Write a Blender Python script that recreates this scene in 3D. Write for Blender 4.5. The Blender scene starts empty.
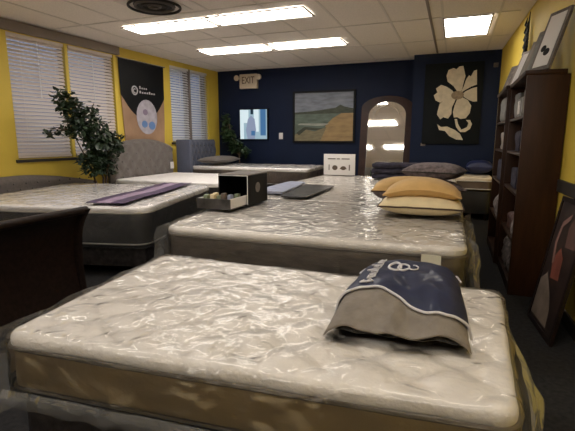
import bpy, bmesh, math, random
from mathutils import Vector, Matrix, noise
random.seed(7)
S = bpy.context.scene
C = S.collection
PI = math.pi
# ------------------------------------------------------------------ camera
H = 1.25
F = 432.0
PIT = math.atan((215.5-139)/F)
YAW = math.atan((455-287.5)/F*math.cos(PIT))
cd = bpy.data.cameras.new('camera'); cam = bpy.data.objects.new('camera', cd); C.objects.link(cam)
cam.location = (0, 0, H); cam.rotation_euler = (PI/2-PIT, 0, YAW)
cd.sensor_width = 36; cd.lens = 36*F/575; cd.clip_start = .05
S.camera = cam
fw = Vector((-math.sin(YAW)*math.cos(PIT), math.cos(YAW)*math.cos(PIT), -math.sin(PIT)))
rt = Vector((math.cos(YAW), math.sin(YAW), 0)); upv = rt.cross(fw)
def onY(px, py, y):          # photo position -> (x, z) on a wall at depth y
    r = fw+rt*((px-287.5)/F)-upv*((py-215.5)/F); t = y/r.y
    return (r.x*t, H+r.z*t)
# ------------------------------------------------------------------ materials
def mat(name, col, rough=.7, metal=0, noise_s=0, noise_a=.12, bump=0, bump_s=200, sheen=0, coat=0, emit=None, es=1, bump_d=.01, aniso=None):
    m = bpy.data.materials.new(name); m.use_nodes = True
    nt = m.node_tree; b = nt.nodes['Principled BSDF']
    c = tuple(col)+(1,)
    b.inputs['Base Color'].default_value = c
    b.inputs['Roughness'].default_value = rough; b.inputs['Metallic'].default_value = metal
    b.inputs['Sheen Weight'].default_value = sheen; b.inputs['Coat Weight'].default_value = coat
    b.inputs['Coat Roughness'].default_value = .12
    if emit:
        b.inputs['Emission Color'].default_value = tuple(emit)+(1,); b.inputs['Emission Strength'].default_value = es
    if noise_s or bump:
        tc = nt.nodes.new('ShaderNodeTexCoord')
        mp = nt.nodes.new('ShaderNodeMapping'); nt.links.new(tc.outputs['Object'], mp.inputs['Vector'])
        if aniso: mp.inputs['Scale'].default_value = aniso
    if noise_s:
        n = nt.nodes.new('ShaderNodeTexNoise'); n.inputs['Scale'].default_value = noise_s; n.inputs['Detail'].default_value = 5
        nt.links.new(mp.outputs['Vector'], n.inputs['Vector'])
        r = nt.nodes.new('ShaderNodeValToRGB')
        r.color_ramp.elements[0].position = .3; r.color_ramp.elements[1].position = .7
        r.color_ramp.elements[0].color = tuple(max(0, v*(1-noise_a)) for v in col)+(1,)
        r.color_ramp.elements[1].color = tuple(min(1, v*(1+noise_a)) for v in col)+(1,)
        nt.links.new(n.outputs['Fac'], r.inputs['Fac']); nt.links.new(r.outputs['Color'], b.inputs['Base Color'])
    if bump:
        n2 = nt.nodes.new('ShaderNodeTexNoise'); n2.inputs['Scale'].default_value = bump_s; n2.inputs['Detail'].default_value = 4
        nt.links.new(mp.outputs['Vector'], n2.inputs['Vector'])
        bp = nt.nodes.new('ShaderNodeBump'); bp.inputs['Strength'].default_value = bump; bp.inputs['Distance'].default_value = bump_d
        nt.links.new(n2.outputs['Fac'], bp.inputs['Height']); nt.links.new(bp.outputs['Normal'], b.inputs['Normal'])
    return m
def film(name, base=.06, bscale=9, bstr=1.0, rg=.16, fk=1.0):
    m = bpy.data.materials.new(name); m.use_nodes = True; nt = m.node_tree
    nt.nodes.remove(nt.nodes['Principled BSDF'])
    out = nt.nodes['Material Output']
    tc = nt.nodes.new('ShaderNodeTexCoord'); mp = nt.nodes.new('ShaderNodeMapping')
    nt.links.new(tc.outputs['Object'], mp.inputs['Vector'])
    n = nt.nodes.new('ShaderNodeTexNoise'); n.noise_type = 'RIDGED_MULTIFRACTAL'
    n.inputs['Scale'].default_value = bscale; n.inputs['Detail'].default_value = 5; n.inputs['Distortion'].default_value = .7
    nt.links.new(mp.outputs['Vector'], n.inputs['Vector'])
    bp = nt.nodes.new('ShaderNodeBump'); bp.inputs['Strength'].default_value = bstr; bp.inputs['Distance'].default_value = .03
    nt.links.new(n.outputs['Fac'], bp.inputs['Height'])
    g = nt.nodes.new('ShaderNodeBsdfGlossy'); g.inputs['Roughness'].default_value = rg; g.inputs['Color'].default_value = (1, 1, 1, 1)
    df = nt.nodes.new('ShaderNodeBsdfTranslucent'); df.inputs['Color'].default_value = (.85, .84, .82, 1)
    d2 = nt.nodes.new('ShaderNodeBsdfDiffuse'); d2.inputs['Color'].default_value = (.85, .84, .82, 1)
    md = nt.nodes.new('ShaderNodeMixShader'); md.inputs['Fac'].default_value = .3
    nt.links.new(d2.outputs[0], md.inputs[1]); nt.links.new(df.outputs[0], md.inputs[2])
    t = nt.nodes.new('ShaderNodeBsdfTransparent'); t.inputs['Color'].default_value = (.98, .98, .98, 1)
    m0 = nt.nodes.new('ShaderNodeMixShader'); m0.inputs['Fac'].default_value = base
    nt.links.new(t.outputs[0], m0.inputs[1]); nt.links.new(md.outputs[0], m0.inputs[2])
    fr = nt.nodes.new('ShaderNodeFresnel'); fr.inputs['IOR'].default_value = 1.36
    nt.links.new(bp.outputs['Normal'], g.inputs['Normal']); nt.links.new(bp.outputs['Normal'], fr.inputs['Normal'])
    mx = nt.nodes.new('ShaderNodeMixShader')
    fm = nt.nodes.new('ShaderNodeMath'); fm.operation = 'MULTIPLY'; fm.inputs[1].default_value = fk
    nt.links.new(fr.outputs[0], fm.inputs[0]); nt.links.new(fm.outputs[0], mx.inputs['Fac']); nt.links.new(m0.outputs[0], mx.inputs[1]); nt.links.new(g.outputs[0], mx.inputs[2])
    nt.links.new(mx.outputs[0], out.inputs['Surface'])
    return m
M = {}
M['yellow'] = mat('yellow_paint', (.66, .48, .065), .6, noise_s=3, noise_a=.05, bump=.15, bump_s=90)
M['cream_paint'] = mat('cream_paint', (.62, .58, .52), .7)
M['navy'] = mat('navy_paint', (.0055, .0125, .040), .6, noise_s=3, noise_a=.08, bump=.15, bump_s=90)
M['ceil'] = mat('ceiling_tile', (.80, .73, .66), .9, noise_s=60, noise_a=.08, bump=.4, bump_s=160)
M['tbar'] = mat('ceiling_grid_metal', (.66, .60, .54), .5)
M['carpet'] = mat('carpet', (.024, .023, .024), .95, noise_s=40, noise_a=.35, bump=.8, bump_s=300)
M['base'] = mat('baseboard_dark', (.03, .024, .02), .5)
M['cream'] = mat('quilt_cream', (.66, .61, .55), .75, noise_s=14, noise_a=.07, bump=.5, bump_s=60, sheen=.1)
M['creamw'] = mat('quilt_warm', (.66, .56, .43), .75, noise_s=14, noise_a=.08, bump=.5, bump_s=60)
M['white'] = mat('quilt_white', (.78, .74, .72), .7, noise_s=14, noise_a=.06, bump=.5, bump_s=50)
M['tan'] = mat('border_tan', (.46, .36, .21), .6, noise_s=6, noise_a=.1, bump=.3, bump_s=30, bump_d=.02)
M['taupe'] = mat('border_taupe', (.15, .12, .095), .6, noise_s=8, noise_a=.2, bump=.3, bump_s=30, aniso=(1, 1, 4))
M['brownb'] = mat('border_brown', (.14, .10, .075), .6, noise_s=8, noise_a=.2)
M['charcoal'] = mat('border_charcoal', (.026, .024, .025), .5, noise_s=8, noise_a=.2, coat=.2)
M['spring'] = mat('box_spring_dark', (.022, .018, .017), .6, noise_s=25, noise_a=.6, bump=.5, bump_s=60)
M['pipe_w'] = mat('piping_pale', (.62, .58, .52), .6)
M['pipe_d'] = mat('piping_grey', (.22, .19, .16), .6)
M['film'] = film('clear_plastic_film', .04, 12, .6)
M['film2'] = film('clear_plastic_crumple', .20, 12, .8, .22, .4)
M['tag'] = mat('white_satin_tag', (.72, .68, .55), .6, bump=.3, bump_s=80)
M['tagtan'] = mat('tan_care_tag', (.36, .28, .17), .6)
M['ink'] = mat('faint_brown_ink', (.10, .07, .05), .7)
M['greyup'] = mat('grey_upholstery', (.135, .115, .105), .85, noise_s=60, noise_a=.2, bump=.4, bump_s=200, sheen=.2)
M['blueup'] = mat('slate_upholstery', (.075, .085, .13), .85, noise_s=60, noise_a=.2, bump=.4, bump_s=200, sheen=.2)
M['button'] = mat('tuft_button', (.10, .09, .085), .35)
M['espresso'] = mat('espresso_wood', (.014, .008, .0065), .38, noise_s=5, noise_a=.4, aniso=(1, 8, 8), coat=.12)
M['walnut'] = mat('bookcase_wood', (.034, .0125, .0045), .45, noise_s=4, noise_a=.25, aniso=(8, 8, 1))
M['mahog'] = mat('mirror_frame_wood', (.035, .014, .010), .4, noise_s=6, noise_a=.3)
M['mirror'] = mat('mirror_glass', (.9, .88, .85), .04, metal=1)
M['black'] = mat('black_card', (.004, .004, .005), .5)
M['blackc'] = mat('black_canvas', (.006, .008, .010), .8, bump=.3, bump_s=200)
M['whitep'] = mat('white_paper', (.75, .72, .70), .6)
M['navycloth'] = mat('navy_sleeve_cloth', (.014, .018, .045), .55, noise_s=20, noise_a=.15, bump=.3, bump_s=20, coat=.12)
M['greycloth'] = mat('grey_linen', (.17, .145, .12), .8, noise_s=18, noise_a=.15, bump=.5, bump_s=25, bump_d=.02)
M['darkgrey'] = mat('charcoal_knit', (.05, .045, .042), .9, noise_s=50, noise_a=.5, bump=.5)
M['stitch'] = mat('pale_embroidery', (.55, .53, .55), .6)
M['gold'] = mat('tan_pillow_cloth', (.60, .38, .15), .8, noise_s=12, noise_a=.08, bump=.3, bump_s=30, sheen=.1)
M['ivory'] = mat('ivory_pillow_cloth', (.72, .60, .38), .8, noise_s=12, noise_a=.06, bump=.3, bump_s=30)
M['brown'] = mat('brown_piping', (.06, .03, .02), .7)
M['mauve'] = mat('mauve_grey_cloth', (.17, .135, .14), .75, noise_s=30, noise_a=.45, bump=.6, bump_s=25)
M['plum'] = mat('plum_runner_cloth', (.055, .03, .08), .6, noise_s=14, noise_a=.5)
M['plum2'] = mat('pale_plum_stripe', (.30, .22, .32), .6, noise_s=14, noise_a=.3)
M['dusk'] = mat('dark_slate_cloth', (.035, .032, .05), .8, noise_s=20, noise_a=.4, bump=.4, bump_s=30)
M['bluecloth'] = mat('blue_satin_cloth', (.012, .02, .08), .45, noise_s=8, noise_a=.3)
M['paleblue'] = mat('pale_blue_grey_sheet', (.30, .32, .42), .4, noise_s=12, noise_a=.2, bump=.3, bump_s=20)
M['green'] = mat('sage_packet', (.16, .19, .12), .6, noise_s=20, noise_a=.4)
M['brochure'] = mat('dark_glossy_print', (.055, .05, .048), .35, noise_s=14, noise_a=.6, coat=.3)
M['leaf'] = mat('ficus_leaf', (.022, .040, .018), .45, noise_s=8, noise_a=.5)
M['leaf2'] = mat('corner_plant_leaf', (.030, .060, .022), .5, noise_s=8, noise_a=.5)
M['bark'] = mat('bark', (.10, .065, .04), .8, noise_s=20, noise_a=.3)
M['pot'] = mat('dark_pot', (.03, .025, .022), .5)
M['soil'] = mat('soil', (.03, .02, .012), .95)
M['blind'] = mat('blind_slat_ivory', (.66, .575, .52), .5)
M['blindb'] = mat('blind_slat_pale', (.62, .61, .62), .45)
M['wframe'] = mat('window_frame_dark', (.04, .035, .03), .5)
M['header'] = mat('window_header_taupe', (.22, .18, .15), .7)
M['glassm'] = mat('window_glass', (.8, .85, .9), .05)
for k_ in ('navy', 'walnut', 'blackc', 'espresso', 'mahog', 'black', 'carpet', 'dusk', 'navycloth', 'spring'):
    M[k_].node_tree.nodes['Principled BSDF'].inputs['Specular IOR Level'].default_value = .22
nb = M['glassm'].node_tree.nodes['Principled BSDF']; nb.inputs['Transmission Weight'].default_value = 1; nb.inputs['IOR'].default_value = 1.02
M['lampw'] = mat('troffer_diffuser', (.9, .9, .88), .6, emit=(1, .95, .88), es=11)
M['lampr'] = mat('troffer_diffuser_dimmer', (.9, .9, .88), .6, emit=(1, .94, .85), es=7.5)
M['lframe'] = mat('troffer_frame', (.4, .36, .32), .5)
M['vent'] = mat('vent_metal', (.10, .085, .075), .5)
M['ventd'] = mat('vent_inner_dark', (.012, .010, .010), .7)
M['metal'] = mat('chrome_metal', (.5, .48, .45), .25, metal=1)
M['exitw'] = mat('exit_housing', (.62, .52, .40), .5)
M['exitr'] = mat('exit_letter_dark', (.07, .025, .012), .5)
def emit(name, c, s):
    return mat(name, (0, 0, 0), .4, emit=c, es=s*.85)
M['scr'] = emit('screen_pale', (.50, .72, .85), .62)
M['scrw'] = emit('screen_white', (.80, .95, 1.0), .85)
M['scrb'] = emit('screen_blue', (.10, .30, .62), .5)
M['scrd'] = emit('screen_dark', (.02, .06, .10), .4)
M['scrg'] = emit('screen_lilac', (.40, .48, .68), .6)
# ------------------------------------------------------------------ mesh helpers
def obj(name, bm, m, parent=None, smooth=True, ms=None):
    me = bpy.data.meshes.new(name); bmesh.ops.recalc_face_normals(bm, faces=bm.faces[:]) if not ms == 'keep' else None
    bm.to_mesh(me); bm.free()
    for k in (m if isinstance(m, (list, tuple)) else [m]): me.materials.append(k)
    if smooth:
        for p in me.polygons: p.use_smooth = True
        try: me.set_sharp_from_angle(angle=math.radians(40))
        except Exception: pass
    o = bpy.data.objects.new(name, me); C.objects.link(o)
    if parent:
        o.parent = parent; me.transform(Matrix.Translation(-root_loc(parent)))
    return o
def root_loc(p):             # parts are modelled in world coordinates, then stored relative to their thing's base
    while p.parent is not None: p = p.parent
    return Vector(p.location)
def tag(o, label, cat, group=None):
    o['label'] = label; o['category'] = cat
    if group: o['group'] = group
    return o
def thing(name, label, cat, loc=(0, 0, 0), group=None):
    o = bpy.data.objects.new(name, None); C.objects.link(o); o.location = loc
    return tag(o, label, cat, group)
def struct(o): o['kind'] = 'structure'; return o
def box(bm, x0, x1, y0, y1, z0, z1, fn=None, mi=0):
    vs = []
    for z in (z0, z1):
        for x, y in ((x0, y0), (x1, y0), (x1, y1), (x0, y1)):
            p = Vector((x, y, z)); vs.append(bm.verts.new(fn(p) if fn else p))
    for f in ((3, 2, 1, 0), (4, 5, 6, 7), (0, 1, 5, 4), (1, 2, 6, 5), (2, 3, 7, 6), (3, 0, 4, 7)):
        fc = bm.faces.new([vs[i] for i in f]); fc.material_index = mi
    return bm
def B(*a, fn=None): return box(bmesh.new(), *a, fn=fn)
def bevel(bm, w=.004, seg=2):
    bmesh.ops.bevel(bm, geom=bm.edges[:], offset=w, segments=seg, affect='EDGES', profile=.5); return bm
def tube(bm, pts, r, n=8, closed=False, cap=True):
    pts = [Vector(p) for p in pts]; N = len(pts); rings = []
    prev = None
    for i, p in enumerate(pts):
        a = pts[(i-1) % N] if (closed or i > 0) else p; b = pts[(i+1) % N] if (closed or i < N-1) else p
        d = (b-a).normalized() if (b-a).length > 1e-9 else Vector((0, 0, 1))
        if prev is None: q = d.orthogonal().normalized()
        else:
            q = prev-d*prev.dot(d); q = q.normalized() if q.length > 1e-6 else d.orthogonal().normalized()
        prev = q; s = d.cross(q); rr = r[i] if isinstance(r, (list, tuple)) else r
        rings.append([bm.verts.new(p+(q*math.cos(2*PI*k/n)+s*math.sin(2*PI*k/n))*rr) for k in range(n)])
    for i in range(N if closed else N-1):
        A, D = rings[i], rings[(i+1) % N]
        for k in range(n): bm.faces.new((A[k], A[(k+1) % n], D[(k+1) % n], D[k]))
    if cap and not closed:
        bm.faces.new(rings[0][::-1]); bm.faces.new(rings[-1])
    return bm
def lathe(bm, c, prof, n=24, axis='z'):
    rings = []
    for r, h in prof:
        rings.append([bm.verts.new(Vector((c[0]+r*math.cos(2*PI*k/n), c[1]+r*math.sin(2*PI*k/n), c[2]+h)) if axis == 'z' else
                     Vector((c[0]+r*math.cos(2*PI*k/n), c[1]+h, c[2]+r*math.sin(2*PI*k/n)))) for k in range(n)])
    for A, D in zip(rings, rings[1:]):
        for k in range(n): bm.faces.new((A[k], A[(k+1) % n], D[(k+1) % n], D[k]))
    bm.faces.new(rings[0][::-1]); bm.faces.new(rings[-1]); return bm
def grid_surface(bm, fn, nu, nv):
    g = [[bm.verts.new(fn(i/nu, j/nv)) for j in range(nv+1)] for i in range(nu+1)]
    for i in range(nu):
        for j in range(nv): bm.faces.new((g[i][j], g[i+1][j], g[i+1][j+1], g[i][j+1]))
    return g
def plate(bm, pts, y0, y1, fn=None, mi=0):
    """outline given in (x,z), given depth from y0 to y1"""
    f = fn or (lambda p: p)
    a = [bm.verts.new(f(Vector((x, y0, z)))) for x, z in pts]; b = [bm.verts.new(f(Vector((x, y1, z)))) for x, z in pts]
    n = len(pts)
    bm.faces.new(a).material_index = mi; bm.faces.new(b[::-1]).material_index = mi
    for i in range(n): bm.faces.new((a[i], b[i], b[(i+1) % n], a[(i+1) % n])).material_index = mi
    return bm
def ell(cx, cz, a, b, n=24): return [(cx+a*math.cos(2*PI*k/n), cz+b*math.sin(2*PI*k/n)) for k in range(n)]
def bil(cs, u, v):
    a, b, c, d = [Vector(p) for p in cs]          # near-left, near-right, far-right, far-left
    return (a*(1-u)+b*u)*(1-v)+(d*(1-u)+c*u)*v
def rbox(cs, z0, z1, r, nx, ny, nz, disp=None, grow=0, rc=None):
    """rounded block on four floor corners; r rounds the edges, rc the plan corners"""
    bm = bmesh.new(); rc = rc or r
    cs = [Vector((p[0], p[1])) for p in cs]
    L = ((cs[1]-cs[0]).length+(cs[2]-cs[3]).length)/2; W = ((cs[3]-cs[0]).length+(cs[2]-cs[1]).length)/2
    hx, hy, hz = L/2+grow, W/2+grow, (z1-z0)/2+grow; zc = (z0+z1)/2
    cache = {}
    def vert(i, j, k):
        key = (i, j, k)
        if key in cache: return cache[key]
        # cluster samples near the edges
        f = lambda t: t
        p = Vector(((2*i/nx-1)*hx, (2*j/ny-1)*hy, (2*k/nz-1)*hz))
        # plan rounding
        q = Vector((max(-hx+rc, min(hx-rc, p.x)), max(-hy+rc, min(hy-rc, p.y))))
        d = Vector((p.x, p.y))-q
        if d.length > 1e-9 and (abs(d.x) > 1e-9 and abs(d.y) > 1e-9):
            m = max(abs(d.x), abs(d.y)); d = d*(m/d.length)
        pl = q+d
        # vertical rounding
        edge = min(1, max(0, (d.length-(rc-r))/r)) if d.length > rc-r else 0
        zi = max(-hz+r, min(hz-r, p.z)); dz = p.z-zi
        if edge > 0 and abs(dz) > 1e-9:
            e = edge*r; m = max(e, abs(dz)); l = math.hypot(e, dz); s = m/l
            ne, nd = e*s, dz*s
            if d.length > 0: pl = q+d.normalized()*(rc-r+ne)
            z = zi+nd
        else: z = p.z
        u = (pl.x/(L/2)+1)/2; v = (pl.y/(W/2)+1)/2
        w = bil(cs, u, v); out = Vector((w.x, w.y, zc+z))
        if disp: out = disp(out, u, v, (p.z/hz), edge, i, j, k, L, W)
        cache[key] = bm.verts.new(out); return cache[key]
    for i in range(nx):
        for j in range(ny):
            bm.faces.new([vert(i, j, nz), vert(i+1, j, nz), vert(i+1, j+1, nz), vert(i, j+1, nz)])
            bm.faces.new([vert(i, j, 0), vert(i, j+1, 0), vert(i+1, j+1, 0), vert(i+1, j, 0)])
    for i in range(nx):
        for k in range(nz):
            bm.faces.new([vert(i, 0, k), vert(i+1, 0, k), vert(i+1, 0, k+1), vert(i, 0, k+1)])
            bm.faces.new([vert(i, ny, k+1), vert(i+1, ny, k+1), vert(i+1, ny, k), vert(i, ny, k)])
    for j in range(ny):
        for k in range(nz):
            bm.faces.new([vert(0, j, k+1), vert(0, j+1, k+1), vert(0, j+1, k), vert(0, j, k)])
            bm.faces.new([vert(nx, j, k), vert(nx, j+1, k), vert(nx, j+1, k+1), vert(nx, j, k+1)])
    return bm
def nz(p, s, seed=0): return noise.noise(Vector((p[0]*s+seed*7.3, p[1]*s+seed*3.1, p[2]*s+seed)))
def quilt(period, h, pat='diamond'):
    def f(o, u, v, zz, edge, i, j, k, L, W):
        if zz > .99:
            x, y = u*L, v*W
            if pat == 'diamond':
                a = abs(math.sin(PI*(x+y*1.25)/period))*abs(math.sin(PI*(x-y*1.25)/period))
            elif pat == 'tuft':
                a = abs(math.sin(PI*x/period))*abs(math.sin(PI*y/period))
            else:
                a = abs(math.sin(PI*(y+.03*math.sin(9*x))/period))
            e = min(1, min(u, 1-u)*L/.08)*min(1, min(v, 1-v)*W/.08); e = max(0, e)
            o.z += h*(a**.4-.8)*e+.006*nz(o, 6)*e
        else:
            o += Vector((nz(o, 5, 1), nz(o, 5, 2), 0))*.008
        return o
    return f
def outline(cs, z, rc, grow=0, n=6, seg=14, wob=0):
    cs = [Vector((p[0], p[1])) for p in cs]; L = (cs[1]-cs[0]).length; W = (cs[3]-cs[0]).length
    pts = []; hx, hy = L/2+grow, W/2+grow
    for cx, cy, a0 in ((hx-rc, -hy+rc, -PI/2), (hx-rc, hy-rc, 0), (-hx+rc, hy-rc, PI/2), (-hx+rc, -hy+rc, PI)):
        for t in range(n+1):
            a = a0+PI/2*t/n; pts.append((cx+rc*math.cos(a), cy+rc*math.sin(a)))
    res = []
    for i, p in enumerate(pts):
        q = pts[(i+1) % len(pts)]; d = math.hypot(q[0]-p[0], q[1]-p[1]); m = max(1, int(d/.12))
        for t in range(m): res.append((p[0]+(q[0]-p[0])*t/m, p[1]+(q[1]-p[1])*t/m))
    out = []
    for x, y in res:
        w = bil(cs, (x/(L/2)+1)/2, (y/(W/2)+1)/2); zz = z+wob*nz((w.x, w.y, z), 6)
        out.append((w.x, w.y, zz))
    return out
def bed(name, label, cs, ztop, thick, top_m, side_m, spring_m, zspring=.08, pat='diamond', period=.2, h=.012, group=None, wrap=True, pipe=None, det=1, rc=.09, toph=.05, side=1):
    cx = sum(p[0] for p in cs)/4; cy = sum(p[1] for p in cs)/4
    t = thing(name, label, 'bed', (cx, cy, 0), group)
    nx, ny = int(100*det), int(70*det)
    mt = obj('mattress', rbox(cs, ztop-thick, ztop-toph*.55, .04, 40, 30, 6, disp=quilt(.3, .0), rc=rc), side_m, t)
    obj('quilted_top', rbox(cs, ztop-toph, ztop, toph*.49, nx, ny, 4, disp=quilt(period, h, pat), grow=.004, rc=rc), top_m, mt)
    pm = pipe or M['pipe_w']
    obj('top_piping', tube(bmesh.new(), outline(cs, ztop-toph*.95, rc, .008, wob=.004), .008, 6, closed=True), pm, mt)
    obj('bottom_piping', tube(bmesh.new(), outline(cs, ztop-thick+.03, rc, .004), .007, 6, closed=True), pm, mt)
    ins = [bil(cs, u, v) for u, v in ((.012, .012), (.988, .012), (.988, .988), (.012, .988))]
    obj('box_spring', rbox(ins, zspring+.02, ztop-thick-.004, .025, 30, 20, 4, rc=.06), spring_m, t)
    for u, v in ((.06, .08), (.94, .08), (.94, .92), (.06, .92)):
        p = bil(cs, u, v); obj('leg', lathe(bmesh.new(), (p.x, p.y, 0), [(.022, 0), (.03, .02), (.03, zspring+.03)], 12), M['espresso'], t)
    if wrap:
        qf = quilt(period, h, pat)
        def dsp(o, u, v, zz, edge, i, j, k, L, W):
            n1 = abs(nz(o, 4.5, 3)); n2 = nz(o, 13, 4)
            if zz > .99: o = qf(o, u, v, zz, edge, i, j, k, L, W); o.z += .002+ .001+.009*n1+.003*n2
            else:
                c = bil(cs, .5, .5); d = Vector((o.x-c.x, o.y-c.y, 0)).normalized()
                o += d*(.002+.022*n1+.005*n2)*side
            return o
        obj('plastic_wrap', rbox(cs, ztop-thick-.004, ztop-.009, .03, 90, 60, 10, disp=dsp, grow=.014, rc=rc), M['film'], t)
    return t
# ------------------------------------------------------------------ ROOM
CZ = 2.67
EA = Vector((.0614, .9981, 0)).normalized(); NA = Vector((EA.y, -EA.x, 0)); OA = Vector((-5.25, 2, 0))
def LWf(p): return OA+EA*p.x+NA*p.y+Vector((0, 0, p.z))       # (along wall, off wall, up)
ER = Vector((-.0332, 1, 0)).normalized(); NR = Vector((-ER.y, ER.x, 0)); OR_ = Vector((.823, 2, 0))
def RWf(p): return OR_+ER*p.x+NR*p.y+Vector((0, 0, p.z))
floor = struct(obj('floor', B(-5.9, 1.3, -2.8, 9.0, -.1, 0), M['carpet'], smooth=False))
ceil_ = struct(obj('ceiling', B(-5.9, 1.3, -2.8, 9.0, CZ, CZ+.1), M['ceil'], smooth=False))
bm = bmesh.new()
for k in range(-9, 4):
    x = -.24+.02+.61*k
    if x > -5.3: box(bm, x-.012, x+.012, -2.5, 8.45 if x < -.74 else 8.0, CZ-.006, CZ-.0005)
for k in range(-4, 8):
    y = 4.5+1.24*(k-2)+.0
    if -2.4 < y < 8.5: box(bm, -4.95 if y > 4 else -5.15, .6, y-.012, y+.012, CZ-.007, CZ-.0006)
obj('ceiling_grid', bm, M['tbar'], ceil_, smooth=False)
struct(obj('trim_1', B(-.375, -.345, -2.4, 7.95, CZ-.016, CZ-.008), M['header'], smooth=False))
# left wall with two window openings
W1 = (1.93, 3.60, 1.0, 2.53); W2 = (4.93, 6.12, 1.20, 2.58)
bm = bmesh.new(); segs = [(-4.6, W1[0]), (W1[1], W2[0]), (W2[1], 6.6)]
for a, b in segs: box(bm, a, b, -.2, 0, 0, CZ, fn=LWf)
for w in (W1, W2):
    box(bm, w[0], w[1], -.2, 0, 0, w[2], fn=LWf); box(bm, w[0], w[1], -.2, 0, w[3], CZ, fn=LWf)
struct(obj('wall_left', bm, M['yellow'], smooth=False))
struct(obj('wall_back', B(-5.1, -.70, 8.5, 8.7, 0, CZ), M['navy'], smooth=False))
struct(obj('wall_back_bump', B(-.74, 1.0, 8.05, 8.499, 0, CZ), M['navy'], smooth=False)).name = 'wall_recess'
struct(obj('wall_right', box(bmesh.new(), -4.6, 6.045, -.2, 0, 0, CZ, fn=RWf), M['yellow'], smooth=False))
struct(obj('wall_front', B(-5.6, 1.05, -2.7, -2.5, 0, CZ), M['cream_paint'], smooth=False))
struct(obj('baseboard_left', box(bmesh.new(), -4.4, 6.45, .001, .015, 0, .1, fn=LWf), M['base'], smooth=False))
struct(obj('baseboard_right', box(bmesh.new(), -4.4, 6.0, .001, .015, 0, .1, fn=RWf), M['base'], smooth=False))
struct(obj('baseboard_back', B(-4.8, -.75, 8.485, 8.499, 0, .1), M['base'], smooth=False))
struct(obj('trim_2', box(bmesh.new(), W1[0]-.15, W1[1]+.08, .001, .06, W1[3]+.01, CZ-.012, fn=LWf), M['header'], smooth=False))
struct(obj('trim_3', box(bmesh.new(), -.6, 2.05, .001, .02, .86, .95, fn=RWf), M['base'], smooth=False))
for idx, w in ((1, W1), (2, W2)):
    fr = bmesh.new(); m_ = (w[0]+w[1])/2
    for a in ((w[0], w[1], -.15, -.08, w[2], w[2]+.05), (w[0], w[1], -.15, -.08, w[3]-.05, w[3]), (w[0], w[0]+.05, -.15, -.08, w[2], w[3]), (w[1]-.05, w[1], -.15, -.08, w[2], w[3])):
        box(fr, *a, fn=LWf)
    box(fr, m_-.035, m_+.035, -.15, -.08, w[2], w[3], fn=LWf)
    fo = struct(obj('window_%d' % idx, fr, M['wframe'], smooth=False))
    obj('glass_pane', box(bmesh.new(), w[0]+.04, w[1]-.04, -.12, -.114, w[2]+.04, w[3]-.04, fn=LWf), M['glassm'], fo, smooth=False)
    obj('window_sill', box(bmesh.new(), w[0]-.04, w[1]+.04, .001, .03, w[2]-.045, w[2]-.008, fn=LWf), M['wframe'], fo, smooth=False)
    obj('mullion', box(bmesh.new(), m_-.025, m_+.025, -.072, -.01, w[2]+.001, w[3]-.001, fn=LWf), M['yellow'] if idx == 1 else M['header'], fo, smooth=False)
# blinds: two per window
def blind(a, b, z0, z1, mt, tilt, label, pitch=.047):
    base = LWf(Vector(((a+b)/2, -.03, z0)))
    t = thing('window_blind', label, 'blind', base, 'horizontal blinds over the windows')
    obj('head_rail', box(bmesh.new(), a, b, -.06, -.01, z1-.04, z1, fn=LWf), mt, t, smooth=False)
    bm = bmesh.new(); z = z1-.06; ca, sa = math.cos(tilt)*.024, math.sin(tilt)*.024
    while z > z0+.05:
        pts = [(-.034-ca, z-sa), (-.034, z+.004), (-.034+ca, z+sa)]
        vs = [[bm.verts.new(LWf(Vector((s, d, zz)))) for d, zz in pts] for s in (a+.004, b-.004)]
        vb = [[bm.verts.new(LWf(Vector((s, d, zz-.002)))) for d, zz in pts] for s in (a+.004, b-.004)]
        for q in range(2):
            bm.faces.new((vs[0][q], vs[1][q], vs[1][q+1], vs[0][q+1])); bm.faces.new((vb[0][q], vb[0][q+1], vb[1][q+1], vb[1][q]))
        bm.faces.new((vs[0][0], vb[0][0], vb[1][0], vs[1][0])); bm.faces.new((vs[0][2], vs[1][2], vb[1][2], vb[0][2]))
        z -= pitch
    obj('slats', bm, mt, t, smooth=False)
    obj('bottom_rail', box(bmesh.new(), a, b, -.055, -.015, z0+.008, z0+.035, fn=LWf), mt, t, smooth=False)
    bm = bmesh.new()
    for s in (a+.15, b-.15): tube(bm, [LWf(Vector((s, -.007, z0+.03))), LWf(Vector((s, -.007, z1-.04)))], .002, 5)
    obj('ladder_cord', bm, mt, t)
    bw = tube(bmesh.new(), [LWf(Vector((a+.5*(b-a), -.003, z1-.75))), LWf(Vector((a+.5*(b-a), -.004, z1-.05)))], .005, 6)
    obj('tilt_wand', bw, M['whitep'], t)
m1 = (W1[0]+W1[1])/2; m2 = (W2[0]+W2[1])/2
blind(W1[0]+.01, m1-.04, W1[2], W1[3], M['blind'], -1.0, 'ivory horizontal blind of the nearer window, at the far left edge of the wall')
blind(m1+.04, W1[1]-.01, W1[2], W1[3], M['blind'], -1.0, 'ivory horizontal blind of the nearer window, behind the ficus beside the banner')
blind(W2[0]+.01, m2-.035, W2[2], W2[3], M['blindb'], -.85, 'pale horizontal blind just right of the banner above the grey headboards')
blind(m2+.035, W2[1]-.01, W2[2], W2[3], M['blindb'], -.85, 'pale blue-lit horizontal blind nearest the navy wall corner')
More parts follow.
